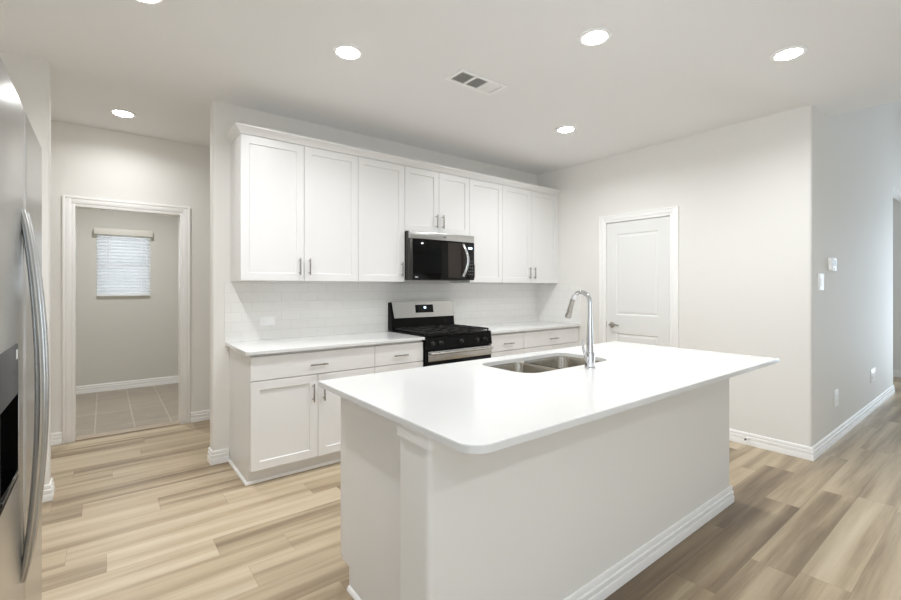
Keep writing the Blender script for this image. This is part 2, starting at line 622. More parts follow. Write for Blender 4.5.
# back room
WX0, WX1, WZ0, WZ1 = -0.575, -0.005, 1.222, 2.042
w = MB()
w.box(-2.0, WX0, BR_Y, BR_Y + 0.14, 0, H)
w.box(WX1, 1.6, BR_Y, BR_Y + 0.14, 0, H)
w.box(WX0, WX1, BR_Y, BR_Y + 0.14, 0, WZ0)
w.box(WX0, WX1, BR_Y, BR_Y + 0.14, WZ1, H)
struct('wall_back_room', w, 'taupe')
struct('wall_back_room_left', MB().box(-2.0, -1.9, HALL_Y + WT, BR_Y, 0, H), 'taupe')
struct('wall_back_room_right', MB().box(1.5, 1.6, HALL_Y + WT, BR_Y, 0, H), 'taupe')
# rear wall with the living room windows
w = MB()
xs = XL - 0.1
for (a, b, z0, z1) in REAR_WINDOWS:
    w.box(xs, a, REAR_Y - 0.12, REAR_Y, 0, HL)
    w.box(a, b, REAR_Y - 0.12, REAR_Y, 0, z0)
    w.box(a, b, REAR_Y - 0.12, REAR_Y, z1, HL)
    xs = b
w.box(xs, XFAR + 0.1, REAR_Y - 0.12, REAR_Y, 0, HL)
struct('wall_rear', w, 'wall')
# ceilings
c = MB()
c.box(XL - 0.1, XE, REAR_Y, 0.05, H, H + 0.1)
c.box(XL - 0.1, XR + 1.4, 0.05, HALL_Y + 0.06, H, H + 0.1)
c.box(XE, XR + 1.4, YO + 0.06, 0.05, H, H + 0.1)
c.box(XEND - WT, XFAR + 0.1, YO + 0.06, 1.5, H, H + 0.1)
struct('ceiling', c, 'ceil')
struct('ceiling_back_room', MB().box(-2.0, 1.6, HALL_Y + 0.06, BR_Y + 0.14, H, H + 0.1), 'ceil')
struct('ceiling_living', MB().box(XE - 0.1, XFAR + 0.1, REAR_Y - 0.1, YO + 0.06, HL, HL + 0.1), 'ceil')
struct('wall_ceiling_step', MB().box(XE - 0.1, XE, REAR_Y, YO, H + 0.1, HL), 'ceil')

# rear windows: frames with a middle rail
for i, (a, b, z0, z1) in enumerate(REAR_WINDOWS):
    f = MB()
    y0, y1 = REAR_Y - 0.09, REAR_Y - 0.05
    f.box(a, a + 0.04, y0, y1, z0, z1)
    f.box(b - 0.04, b, y0, y1, z0, z1)
    f.box(a + 0.04, b - 0.04, y0, y1, z0, z0 + 0.04)
    f.box(a + 0.04, b - 0.04, y0, y1, z1 - 0.04, z1)
    f.box(a + 0.04, b - 0.04, y0, y1, (z0 + z1) / 2 - 0.02, (z0 + z1) / 2 + 0.02)
    struct('window_%d' % (i + 2), f, 'vinyl')

f = MB()
ym = (PATIO[0] + PATIO[1]) / 2
for (a, b) in ((PATIO[0], PATIO[0] + 0.06), (ym - 0.05, ym + 0.05), (PATIO[1] - 0.06, PATIO[1])):
    f.box(XFAR + 0.01, XFAR + 0.05, a, b, PATIO[2], PATIO[3])
for (a, b) in ((PATIO[2], PATIO[2] + 0.06), (PATIO[3] - 0.06, PATIO[3])):
    f.box(XFAR + 0.011, XFAR + 0.049, PATIO[0] + 0.06, PATIO[1] - 0.06, a, b)
struct('door_2', f, 'vinyl')
f = MB()
ym = (SIDE_FILL[0] + SIDE_FILL[1]) / 2
for (a, b) in ((SIDE_FILL[0], SIDE_FILL[0] + 0.05), (ym - 0.03, ym + 0.03), (SIDE_FILL[1] - 0.05, SIDE_FILL[1])):
    f.box(XL - 0.05, XL - 0.01, a, b, SIDE_FILL[2], SIDE_FILL[3])
for (a, b) in ((SIDE_FILL[2], SIDE_FILL[2] + 0.05), (SIDE_FILL[3] - 0.05, SIDE_FILL[3])):
    f.box(XL - 0.049, XL - 0.011, SIDE_FILL[0] + 0.05, SIDE_FILL[1] - 0.05, a, b)
struct('window_3', f, 'vinyl')  # frame of the window added for fill light

# baseboards with a stepped profile
BB = [(0, 0.0), (0.016, 0.0), (0.017, 0.036), (0.015, 0.040), (0.009, 0.041), (0.009, 0.045), (0.014, 0.048), (0.014, 0.068), (0.011, 0.071), (0.007, 0.072), (0.007, 0.076), (0.010, 0.079), (0.010, 0.092), (0.006, 0.099), (0, 0.101)]


def baseboard(name, path):
    return struct(name, MB().sweep(path, BB), 'trim')


# travel direction keeps the room on the right-hand side
baseboard('baseboard_back', [(XKIT, WT), (XKIT, 0.0), (0.262, 0.0)])
baseboard('baseboard_back_left', [(XL, 0.0), (XWING, 0.0), (XWING, WT), (XL, WT)])
baseboard('baseboard_right', [(XR, -0.64), (XR, DY1 + 0.066)])
baseboard('baseboard_corner', [(XR, DY0 - 0.066), (XR, YO), (XEND, YO), (XEND, YO + WT)])
baseboard('baseboard_far_right', [(XFAR, 1.4), (XFAR, PATIO[1] + 0.01)])
baseboard('baseboard_hall', [(XL, HALL_Y), (OX0 - 0.088, HALL_Y)])
baseboard('baseboard_hall_right', [(OX1 + 0.088, HALL_Y), (1.5, HALL_Y)])
baseboard('baseboard_back_room', [(-1.9, BR_Y), (1.5, BR_Y)])

# casing profiles: doorway to the back room (cased opening) and pantry door
def casing(name, opening, outer_sign, axis, plane, zt, width=0.085, th=0.018):
    a, b = opening
    c = MB()
    # stepped flat casing: outer band thicker, inner band thinner
    for (w0, w1, t) in ((0.0, width * 0.30, th * 0.62), (width * 0.30, width * 0.78, th * 0.85), (width * 0.78, width, th)):
        for rect in ((a - w1, a - w0, 0.0, zt + w1), (b + w0, b + w1, 0.0, zt + w1), (a - w0, b + w0, zt + w0, zt + w1)):
            u0, u1, z0, z1 = rect
            if axis == 'x':
                c.box(u0, u1, plane - t, plane, z0, z1, 0.002)
            else:
                c.box(plane - t, plane, u0, u1, z0, z1, 0.002)
    return c


c = casing('', (OX0, OX1), -1, 'x', HALL_Y, OZ)
c.box(OX0 - 0.018, OX0, HALL_Y, HALL_Y + WT, 0, OZ)
c.box(OX1, OX1 + 0.018, HALL_Y, HALL_Y + WT, 0, OZ)
c.box(OX0 - 0.018, OX1 + 0.018, HALL_Y, HALL_Y + WT, OZ, OZ + 0.018)
struct('trim_2', c, 'trim')
c = casing('', (DY0 + 0.018, DY1 - 0.018), -1, 'y', XR, DZ - 0.018, 0.080, 0.017)
c.box(XR, XR + WT, DY0, DY0 + 0.018, 0, DZ - 0.018)
c.box(XR, XR + WT, DY1 - 0.018, DY1, 0, DZ - 0.018)
c.box(XR, XR + WT, DY0, DY1, DZ - 0.018, DZ)
struct('trim_3', c, 'trim')


def rect_ring(x, y0, y1, z0, z1):
    return [(x, y0, z0), (x, y1, z0), (x, y1, z1), (x, y0, z1)]


# pantry door: two sunk panels with raised fields
d0, d1, dz0, dz1 = DY0 + 0.021, DY1 - 0.021, 0.012, DZ - 0.021
XD = XR + 0.003
d = MB()
ST = 0.115
panels = [(d0 + ST, d1 - ST, 1.045, dz1 - 0.125), (d0 + ST, d1 - ST, 0.235, 0.85)]
d.box(XD, XD + 0.035, d0, d0 + ST, dz0, dz1)
d.box(XD, XD + 0.035, d1 - ST, d1, dz0, dz1)
d.box(XD, XD + 0.035, d0 + ST, d1 - ST, panels[0][3], dz1)
d.box(XD, XD + 0.035, d0 + ST, d1 - ST, panels[1][3], panels[0][2])
d.box(XD, XD + 0.035, d0 + ST, d1 - ST, dz0, panels[1][2])
for (a, b, z0, z1) in panels:
    d.loops([rect_ring(XD, a, b, z0, z1), rect_ring(XD + 0.006, a + 0.010, b - 0.010, z0 + 0.010, z1 - 0.010),
             rect_ring(XD + 0.006, a + 0.018, b - 0.018, z0 + 0.018, z1 - 0.018),
             rect_ring(XD + 0.002, a + 0.034, b - 0.034, z0 + 0.034, z1 - 0.034)], cap0=False)
door = struct('door_1', d, 'door', None, 8)
door['label'] = 'white two panel pantry door with nickel lever in the right wall'
hy, hz = -1.045, 0.935
h = MB()
h.lathe([(0.0, 0.0), (0.031, 0.0), (0.031, -0.006), (0.026, -0.010), (0.014, -0.012), (0.012, -0.044), (0.0, -0.044)], (XD, hy, hz), axis=0)
h.tube([(XD - 0.042, hy + 0.006, hz), (XD - 0.048, hy - 0.02, hz + 0.002), (XD - 0.050, hy - 0.06, hz + 0.004), (XD - 0.046, hy - 0.105, hz - 0.002)],
       [0.011, 0.0105, 0.009, 0.007], 12)
struct('door_handle', h, 'nickel', door)
h = MB().box(XD - 0.0015, XD + 0.02, d1 - 0.002, d1 + 0.0015, hz - 0.03, hz + 0.03)
struct('latch_plate', h, 'nickel', door)
for z in (0.25, 1.03, 1.80):
    h = MB().box(XD - 0.003, XD + 0.004, d0 - 0.003, d0 + 0.006, z - 0.045, z + 0.045, 0.001)
    h.cyl((XD - 0.005, d0 - 0.001, z - 0.045), (XD - 0.005, d0 - 0.001, z + 0.045), 0.005, n=10)
    struct('hinge', h, 'trim', door)

# back room window and its blind
f = MB()
y0, y1 = BR_Y + 0.085, BR_Y + 0.13
f.box(WX0, WX0 + 0.035, y0, y1, WZ0, WZ1)
f.box(WX1 - 0.035, WX1, y0, y1, WZ0, WZ1)
f.box(WX0 + 0.035, WX1 - 0.035, y0, y1, WZ0, WZ0 + 0.04)
f.box(WX0 + 0.035, WX1 - 0.035, y0, y1, WZ1 - 0.04, WZ1)
zm = WZ0 + 0.41
f.box(WX0 + 0.035, WX1 - 0.035, y0, y1, zm - 0.025, zm + 0.025)
win = struct('window_1', f, 'vinyl')
for (a, b) in ((WZ0 + 0.04, zm - 0.025), (zm + 0.025, WZ1 - 0.04)):
    struct('window_pane', MB().box(WX0 + 0.035, WX1 - 0.035, BR_Y + 0.105, BR_Y + 0.109, a, b), 'glass', win)
bl = thing('window_blind', 'white slatted blind with cream valance on the small window seen through the doorway', 'blind', ((WX0 + WX1) / 2, BR_Y, WZ0))
v = MB().box(WX0 - 0.025, WX1 + 0.025, BR_Y - 0.075, BR_Y - 0.062, WZ1 - 0.03, WZ1 + 0.05, 0.004)
v.box(WX0 - 0.025, WX0 - 0.013, BR_Y - 0.062, BR_Y, WZ1 - 0.03, WZ1 + 0.05)
v.box(WX1 + 0.013, WX1 + 0.025, BR_Y - 0.062, BR_Y, WZ1 - 0.03, WZ1 + 0.05)
v.build('valance', 'valance', bl)
s = MB()
zz = WZ0 + 0.045
while zz < WZ1 - 0.01:
    ca, sa = math.cos(math.radians(40)) * 0.024, math.sin(math.radians(40)) * 0.024
    ym = BR_Y - 0.012
    s.prism([(WX0 + 0.004, ym - ca, zz - sa), (WX0 + 0.004, ym + ca, zz + sa), (WX0 + 0.004, ym + ca - 0.002, zz + sa + 0.0025), (WX0 + 0.004, ym - ca - 0.002, zz - sa + 0.0025)],
            (WX1 - WX0 - 0.008, 0, 0))
    zz += 0.0415
sl = s.build('slats', 'slat', bl)
MB().box(WX0 + 0.004, WX1 - 0.004, BR_Y - 0.037, BR_Y + 0.012, WZ0 + 0.003, WZ0 + 0.02, 0.003).build('bottom_rail', 'white', bl)
l = MB()
for x in (WX0 + 0.10, WX1 - 0.10):
    l.cyl((x, BR_Y - 0.040, WZ0 + 0.01), (x, BR_Y - 0.040, WZ1), 0.0014, n=6)
l.build('ladder_cord', 'white', bl)
MB().cyl((WX0 + 0.13, BR_Y - 0.05, WZ0 + 0.38), (WX0 + 0.13, BR_Y - 0.05, WZ1), 0.004, n=8).build('tilt_wand', 'white', bl)


# ------------------------------------------------------------------ cabinets
def ring_y(y, x0, x1, z0, z1):
    return [(x0, y, z0), (x1, y, z0), (x1, y, z1), (x0, y, z1)]


def shaker(mb, x0, x1, z0, z1, y, rail=0.057, th=0.020):
    """shaker front facing -Y, its face at y"""
    mb.loops([ring_y(y + th, x0, x1, z0, z1), ring_y(y + 0.0015, x0, x1, z0, z1), ring_y(y, x0 + 0.0015, x1 - 0.0015, z0 + 0.0015, z1 - 0.0015),
              ring_y(y, x0 + rail, x1 - rail, z0 + rail, z1 - rail), ring_y(y + 0.009, x0 + rail + 0.003, x1 - rail - 0.003, z0 + rail + 0.003, z1 - rail - 0.003)])
    return mb


def slab(mb, x0, x1, z0, z1, y, th=0.020):
    mb.loops([ring_y(y + th, x0, x1, z0, z1), ring_y(y + 0.002, x0, x1, z0, z1), ring_y(y, x0 + 0.002, x1 - 0.002, z0 + 0.002, z1 - 0.002)])
    return mb


def pull(parent, x, y, z, length=0.13, vertical=True):
    p = MB()
    hl = length / 2
    yb = y - 0.030
    if vertical:
        p.box(x - 0.005, x + 0.005, yb - 0.005, yb + 0.005, z - hl, z + hl, 0.002)
        for s in (-1, 1):
            p.box(x - 0.004, x + 0.004, yb + 0.004, y, z + s * (hl - 0.018) - 0.004, z + s * (hl - 0.018) + 0.004)
    else:
        p.box(x - hl, x + hl, yb - 0.005, yb + 0.005, z - 0.005, z + 0.005, 0.002)
        for s in (-1, 1):
            p.box(x + s * (hl - 0.018) - 0.004, x + s * (hl - 0.018) + 0.004, yb + 0.004, y, z - 0.004, z + 0.004)
    return p.build('pull_handle', 'nickel', parent)


ZU, ZT = 1.383, 2.440
YU = -0.327
G = 0.0018


def upper(x0, x1, z0, z1, doors, label):
    t = thing('wall_cabinet', label, 'cabinet', ((x0 + x1) / 2, 0, z0), 'white wall cabinets')
    c = MB()
    c.box(x0 + 0.0004, x1 - 0.0004, -0.305, -0.0005, z0, z1)
    c.build('carcass', 'cab', t)
    for (a, b, hx) in doors:
        dd = shaker(MB(), a + G, b - G, z0 + 0.004, z1 - 0.002, YU).build('door', 'cab', t)
        if hx is not None:
            pull(dd, hx, YU, z0 + 0.115)
    return t


upper(0.272, 1.190, ZU, ZT, [(0.272, 0.731, 0.693), (0.731, 1.190, 0.769)], 'wide two door white wall cabinet at the open left end of the run')
upper(1.190, 1.650, ZU, ZT, [(1.190, 1.650, 1.612)], 'single door white wall cabinet just left of the microwave')
upper(1.650, 2.420, 1.848, ZT, [(1.650, 2.035, 1.997), (2.035, 2.420, 2.073)], 'short two door white wall cabinet directly above the microwave')
upper(2.420, 2.885, ZU, ZT, [(2.420, 2.885, 2.458)], 'single door white wall cabinet just right of the microwave')
upper(2.885, 3.800, ZU, ZT, [(2.885, 3.3425, 3.302), (3.3425, 3.800, 3.383)], 'wide two door white wall cabinet in the corner by the pantry wall')
# crown along the top, returned on the left end
cr = MB().sweep([(0.272, -0.001), (0.272, YU), (XR - 0.001, YU)],
                [(-0.02, 2.4405), (0.004, 2.4405), (0.006, 2.452), (0.022, 2.468), (0.035, 2.483), (0.040, 2.487), (0.040, 2.499), (-0.02, 2.499)][::-1])
# (right-hand side of that path faces the wall, so the profile is mirrored)
o = cr.build('crown_moulding', 'cab')
tag(o, 'white angled crown moulding along the top of the wall cabinets', 'moulding')
fl = MB().box(3.8005, XR - 0.0005, -0.325, -0.30, ZU, ZT)
tag(fl.build('filler_strip', 'cab'), 'narrow white filler strip between corner wall cabinet and pantry wall', 'filler strip')

YF = -0.622


def base_cab(x0, x1, fronts, label, left_end=False):
    t = thing('base_cabinet', label, 'cabinet', ((x0 + x1) / 2, 0, 0), 'white base cabinets')
    c = MB()
    c.box(x0 + 0.0004, x1 - 0.0004, -0.600, -0.0005, 0.112, 0.8915)
    if left_end:
        c.box(x0 + 0.0004, x0 + 0.018, -0.532, -0.0005, 0.0, 0.112)
    c.build('carcass', 'cab', t)
    MB().box(x0 + (0.018 if left_end else 0.0004), x1 - 0.0004, -0.532, -0.515, 0.0, 0.112).build('toe_kick', 'cab', t)
    for f in fronts:
        if f[0] == 'drawer':
            _, a, b, z0, z1 = f
            dd = slab(MB(), a + G, b - G, z0, z1, YF).build('drawer', 'cab', t)
            pull(dd, (a + b) / 2, YF, (z0 + z1) / 2 - 0.010, vertical=False)
        else:
            _, a, b, z0, z1, hx = f
            dd = shaker(MB(), a + G, b - G, z0, z1, YF).build('door', 'cab', t)
            pull(dd, hx, YF, z1 - 0.125)
    if left_end:
        MB().sweep([(x0, -0.001), (x0, -0.532), (x1, -0.532)][::1], [(0, 0), (0.012, 0.0), (0.011, 0.008), (0.005, 0.016), (0, 0.018)]).build('shoe_moulding', 'trim', t)
    return t


ZD0, ZD1, ZR0, ZR1 = 0.712, 0.872, 0.112, 0.706
base_cab(0.266, 1.188, [('drawer', 0.266, 1.188, ZD0, ZD1), ('door', 0.266, 0.727, ZR0, ZR1, 0.688), ('door', 0.727, 1.188, ZR0, ZR1, 0.766)],
         'white base cabinet with wide drawer over two doors at the open left end', True)
base_cab(1.188, 1.650, [('drawer', 1.188, 1.650, ZD0, ZD1), ('door', 1.188, 1.650, ZR0, ZR1, 1.61)], 'narrow white drawer base cabinet just left of the range')
base_cab(2.424, 2.902, [('drawer', 2.424, 2.902, ZD0, ZD1), ('door', 2.424, 2.902, ZR0, ZR1, 2.462)], 'narrow white drawer base cabinet just right of the range')
base_cab(2.902, 3.815, [('drawer', 2.902, 3.815, ZD0, ZD1), ('door', 2.902, 3.358, ZR0, ZR1, 3.32), ('door', 3.358, 3.815, ZR0, ZR1, 3.396)],
         'white base cabinet with wide drawer in the corner by the pantry wall')


def counter(x0, x1, label, rl):
    pts0 = rrect(x0, x1, -0.646, -0.0005, rl, 0.892)
    m = MB()
    up = lambda z: [Vector((p.x, p.y, z)) for p in pts0]
    cx, cy = (x0 + x1) / 2, -0.32
    ins = [Vector((p.x + (0.002 if p.x < cx else -0.002), p.y + (0.002 if p.y < cy else 0), 0.914)) for p in pts0]
    m.loops([up(0.892), up(0.912), ins])
    tag(m.build('countertop', 'quartz'), label, 'countertop', 'white quartz wall counters')


counter(0.236, 1.651, 'white quartz countertop on the base cabinets left of the range', [0.03, 0.002, 0.002, 0.002])
counter(2.423, XR - 0.001, 'white quartz countertop on the base cabinets right of the range', [0.002, 0.002, 0.002, 0.002])

# tiled splash on the back wall and its return on the pantry wall
sp = MB().box(0.232, XR - 0.0065, -0.0075, -0.0002, 0.9142, ZU - 0.0005)
o = sp.build('trim_4', 'splash')
o['kind'] = 'structure'
o['label'] = 'glossy white subway tile backsplash between counter and wall cabinets'
sp = MB().box(XR - 0.0065, XR - 0.0002, -0.645, -0.0002, 0.9142, ZU - 0.0005)
o = sp.build('trim_5', 'splash_y')
o['kind'] = 'structure'
o['label'] = 'glossy white subway tile return on the pantry wall'

# ------------------------------------------------------------------ microwave
x0, x1, z0, z1 = 1.656, 2.416, 1.408, 1.8465
mw = thing('microwave_oven', 'stainless steel and black over-the-range microwave under the short wall cabinet', 'microwave', ((x0 + x1) / 2, 0, z0))
YM = -0.405
MB().box(x0, x1, -0.372, -0.009, z0 + 0.004, z1, 0.002).build('body', 'darksteel', mw)
MB().box(x0 + 0.001, x1 - 0.001, YM, -0.373, z1 - 0.068, z1 - 0.001, 0.004).build('vent_strip', 'steel_h', mw)
m = MB()
m.box(x0 + 0.001, x0 + 0.030, YM, -0.373, z0, z1 - 0.069, 0.003)
m.build('left_trim', 'darksteel', mw)
dr = MB().box(x0 + 0.031, x1 - 0.098, YM, -0.373, z0, z1 - 0.069, 0.003).build('door', 'glass_black', mw)
MB().box(x1 - 0.33, x1 - 0.115, YM - 0.0008, YM + 0.002, z0 + 0.02, z1 - 0.080).build('window_strip', 'dark', dr)
MB().box(x0 + 0.055, x0 + 0.085, YM - 0.0007, YM + 0.001, z0 + 0.018, z0 + 0.026).build('door_mark', 'offwhite', dr)
MB().box((x0 + x1) / 2 - 0.005, (x0 + x1) / 2 + 0.025, YM - 0.0007, YM + 0.001, z1 - 0.040, z1 - 0.032).build('strip_mark', 'darksteel', mw)
xh = x1 - 0.150
hp = []
for k in range(13):
    t_ = k / 12
    hp.append((xh + 0.028 * math.sin(PI * t_), YM - 0.008 - 0.040 * math.sin(PI * t_), z0 + 0.035 + t_ * 0.315))
MB().tube(hp, 0.015, 12, flat=(1.0, 0.62)).build('door_handle', 'chrome', dr)
cp = MB().box(x1 - 0.097, x1 - 0.001, YM, -0.373, z0, z1 - 0.069, 0.003).build('control_panel', 'black', mw)
MB().box(x1 - 0.078, x1 - 0.030, YM - 0.0008, YM + 0.001, z1 - 0.135, z1 - 0.115).build('display', 'blueled', cp)
m = MB()
for i in range(5):
    for j in range(3):
        m.box(x1 - 0.082 + j * 0.024, x1 - 0.066 + j * 0.024, YM - 0.0006, YM + 0.001, z0 + 0.05 + i * 0.032, z0 + 0.063 + i * 0.032)
m.build('keypad', 'panelgrey', cp)
m = MB().box(x0 + 0.04, x1 - 0.04, -0.34, -0.08, z0 - 0.002, z0 + 0.006)
m.build('underside_filter', 'slot', mw)

# ------------------------------------------------------------------ gas range
x0, x1 = 1.657, 2.417
rg = thing('gas_range', 'freestanding stainless steel and black gas range between the base cabinets', 'range', ((x0 + x1) / 2, 0, 0))
MB().box(x0, x1, -0.615, -0.025, 0.09, 0.905).build('body', 'enamel', rg)
m = MB()
for (x, y) in ((x0 + 0.04, -0.58), (x1 - 0.04, -0.58), (x0 + 0.04, -0.08), (x1 - 0.04, -0.08)):
    m = MB().cyl((x, y, 0.0), (x, y, 0.09), 0.018, n=12)
    m.build('foot', 'slot', rg)
MB().box(x0, x1, -0.645, -0.09, 0.9055, 0.925, 0.006).build('cooktop', 'enamel', rg)
# grates: three cast iron frames
for i in range(3):
    a = x0 + 0.018 + i * (x1 - x0 - 0.036) / 3 + 0.003
    b = a + (x1 - x0 - 0.036) / 3 - 0.006
    g = MB()
    zb, zt = 0.938, 0.952
    for x in (a, b - 0.012):
        g.box(x, x + 0.012, -0.635, -0.115, zb, zt, 0.002)
    for y in (-0.635, -0.381, -0.127):
        g.box(a, b, y, y + 0.012, zb, zt, 0.002)
    xm = (a + b) / 2
    g.box(xm - 0.006, xm + 0.006, -0.635, -0.127, zb + 0.001, zt + 0.001, 0.002)
    for yc in (-0.505, -0.250):
        g.box(a, b, yc - 0.006, yc + 0.006, zb + 0.001, zt + 0.001, 0.002)
    for x in (a + 0.006, b - 0.006):
        for y in (-0.629, -0.121):
            g.cyl((x, y, 0.925), (x, y, zb + 0.002), 0.007, n=8)
    g.build('grate', 'iron', rg)
for (x, y, r) in ((x0 + 0.15, -0.50, 0.045), (x0 + 0.15, -0.25, 0.035), (x1 - 0.15, -0.50, 0.045), (x1 - 0.15, -0.25, 0.035), ((x0 + x1) / 2, -0.375, 0.04)):
    MB().lathe([(0, 0.925), (r + 0.012, 0.925), (r + 0.010, 0.930), (r, 0.931), (r, 0.936), (r - 0.004, 0.938), (0, 0.938)], (x, y, 0)).build('burner', 'iron', rg)
# front
YG = -0.655
MB().prism([(x0 + 0.001, -0.616, 0.905), (x0 + 0.001, YG + 0.010, 0.905), (x0 + 0.001, YG - 0.005, 0.800), (x0 + 0.001, -0.616, 0.800)], (x1 - x0 - 0.002, 0, 0)).build('control_panel', 'enamel', rg)
for fx in (0.085, 0.205, 0.50, 0.745, 0.875):
    x = x0 + fx * (x1 - x0)
    k = MB().lathe([(0, 0.0), (0.021, 0.0), (0.021, -0.006), (0.017, -0.009), (0.0155, -0.028), (0.012, -0.031), (0, -0.031)], (x, YG + 0.001, 0.852), n=20, axis=1)
    k.box(x - 0.003, x + 0.003, YG - 0.036, YG - 0.010, 0.838, 0.866, 0.001)
    k.build('knob', 'knob', rg)
od = MB().box(x0 + 0.002, x1 - 0.002, YG + 0.004, -0.616, 0.23, 0.794, 0.004).build('oven_door', 'glass_black', rg)
MB().box(x0 + 0.022, x1 - 0.003, YG - 0.003, YG + 0.0035, 0.700, 0.786, 0.003).build('door_band', 'steel_h', od)
m = MB().cyl((x0 + 0.03, YG - 0.042, 0.770), (x1 - 0.03, YG - 0.042, 0.770), 0.011, n=14)
for x in (x0 + 0.06, x1 - 0.06):
    m.box(x - 0.01, x + 0.01, YG - 0.04, YG - 0.002, 0.762, 0.778, 0.003)
m.build('oven_handle', 'steel_h', od)
MB().box(x0 + 0.002, x1 - 0.002, YG + 0.004, -0.616, 0.095, 0.225, 0.004).build('storage_drawer', 'steel_h', rg)
# backguard
b = MB()
b.prism([(x0 + 0.001, -0.085, 0.925), (x0 + 0.001, -0.010, 0.925), (x0 + 0.001, -0.010, 1.190), (x0 + 0.001, -0.050, 1.190), (x0 + 0.001, -0.072, 1.04)], (x1 - x0 - 0.002, 0, 0))
bg_ = b.build('backguard', 'enamel', rg)
b = MB()
# steel face, tilted, with sloped ends
fz0, fz1 = 1.040, 1.197
ff = lambda z: -0.082 + (z - fz0) * 0.16
b.loops([[(x0 + 0.030, ff(fz0), fz0), (x1 - 0.012, ff(fz0), fz0), (x1 - 0.004, ff(fz1), fz1), (x0 + 0.014, ff(fz1), fz1)],
         [(x0 + 0.030, ff(fz0) + 0.012, fz0), (x1 - 0.012, ff(fz0) + 0.012, fz0), (x1 - 0.004, -0.012, fz1), (x0 + 0.014, -0.012, fz1)]])
b.build('steel_face', 'steel_h', bg_)
dsp = MB().prism([(1.935, ff(1.085) - 0.002, 1.085), (2.150, ff(1.085) - 0.002, 1.085), (2.150, ff(1.163) - 0.002, 1.163), (1.935, ff(1.163) - 0.002, 1.163)], (0, 0.004, 0)).build('display', 'glass_black', bg_)
MB().prism([(2.035, ff(1.125) - 0.003, 1.125), (2.062, ff(1.125) - 0.003, 1.125), (2.062, ff(1.145) - 0.003, 1.145), (2.035, ff(1.145) - 0.003, 1.145)], (0, 0.002, 0)).build('clock_digits', 'blueled', bg_)

# ------------------------------------------------------------------ island
isl = thing('kitchen_island', 'white painted kitchen island body standing in the middle of the plank floor', 'island', (1.45, -2.3, 0))
PX0, PX1 = 0.285, 2.586        # half wall carrying the seating side
PY0, PY1 = -2.640, -2.478
IX0, IX1 = 0.360, 2.560
IY1 = -1.850
for (xa, xb) in ((IX0, IX0 + 0.019), (IX1 - 0.019, IX1)):
    m = MB()
    ya, yb, yt = PY1 + 0.0005, IY1, IY1 - 0.075
    m.prism([(xa, ya, 0.0), (xa, yt, 0.0), (xa, yt, 0.100), (xa, yb, 0.100), (xa, yb, 0.8580), (xa, ya, 0.8580)], (xb - xa, 0, 0))
    m.build('end_panel', 'cab', isl)
MB().box(IX0 + 0.0195, IX1 - 0.0195, PY1 + 0.0005, IY1, 0.100, 0.118).build('bottom_panel', 'cab', isl)
MB().box(IX0 + 0.0195, IX1 - 0.0195, IY1 - 0.093, IY1 - 0.075, 0.0, 0.0995).build('toe_kick', 'cab', isl)
MB().box(IX0 + 0.0195, IX1 - 0.0195, IY1 - 0.019, IY1, 0.1185, 0.8580).build('face_frame', 'cab', isl)
m = MB()
m.loops([rrect(PX0, PX1, PY0, PY1, [0.02, 0.02, 0.001, 0.001], 0.0), rrect(PX0, PX1, PY0, PY1, [0.02, 0.02, 0.001, 0.001], 0.8475)])
m.build('half_wall', 'wall', isl)
m = MB()
r0 = rrect(PX0 - 0.014, PX1 + 0.004, PY0 - 0.030, PY1 - 0.001, [0.02, 0.02, 0.002, 0.002], 0.848)
m.loops([r0, [Vector((p.x, p.y, 0.8918)) for p in r0]])
m.build('top_plate', 'wall', isl)
for (a, b) in ((0.36, 1.05), (1.05, 1.95), (1.95, 2.56)):
    d = MB()
    n2 = 2
    for k in range(n2):
        xa, xb = a + (b - a) * k / n2, a + (b - a) * (k + 1) / n2
        dd = MB()
        dd.loops([[(xb - G, IY1 + 0.001, 0.112), (xa + G, IY1 + 0.001, 0.112), (xa + G, IY1 + 0.001, 0.845), (xb - G, IY1 + 0.001, 0.845)],
                  [(xb - G, IY1 + 0.020, 0.112), (xa + G, IY1 + 0.020, 0.112), (xa + G, IY1 + 0.020, 0.845), (xb - G, IY1 + 0.020, 0.845)]])
        dd.build('door', 'cab', isl)
bbp = [(o_, u_) for (o_, u_) in BB]
MB().sweep([(PX1, PY1), (PX1, PY0), (PX0, PY0), (PX0, PY1)][::-1], [(o_, u_) for (o_, u_) in BB]).build('baseboard', 'trim', isl)
MB().sweep([(IX0, IY1 - 0.075), (IX0, PY1)][::1], [(0, 0), (0.012, 0.0), (0.011, 0.008), (0.005, 0.018), (0, 0.020)]).build('shoe_moulding', 'trim', isl)

# countertop with the sink opening
SX0, SX1, SY0, SY1 = 1.130, 1.862, -2.283, -1.905
TX0, TX1, TY0, TY1 = 0.265, 2.675, -2.872, -1.793
bm = bmesh.new()
outer = rrect(TX0, TX1, TY0, TY1, [0.070, 0.010, 0.010, 0.010], 0.892, 8)
inner = rrect(SX0, SX1, SY0, SY1, [0.10, 0.10, 0.07, 0.07], 0.892, 8)
edges = []
for lp in (outer, inner):
    vs = [bm.verts.new(p) for p in lp]
    for i in range(len(vs)):
        edges.append(bm.edges.new((vs[i], vs[(i + 1) % len(vs)])))
bmesh.ops.triangle_fill(bm, use_beauty=True, use_dissolve=False, edges=edges)
geo = bmesh.ops.extrude_face_region(bm, geom=list(bm.faces))
tops = [g for g in geo['geom'] if isinstance(g, bmesh.types.BMVert)]
bmesh.ops.translate(bm, verts=tops, vec=(0, 0, 0.022))
bm.normal_update()
sharp = [e for e in bm.edges if len(e.link_faces) == 2 and e.calc_face_angle(0) > 1.2 and e.verts[0].co.z > 0.9 and e.verts[1].co.z > 0.9]
bmesh.ops.bevel(bm, geom=sharp, offset=0.002, segments=2, affect='EDGES')
mb = MB()
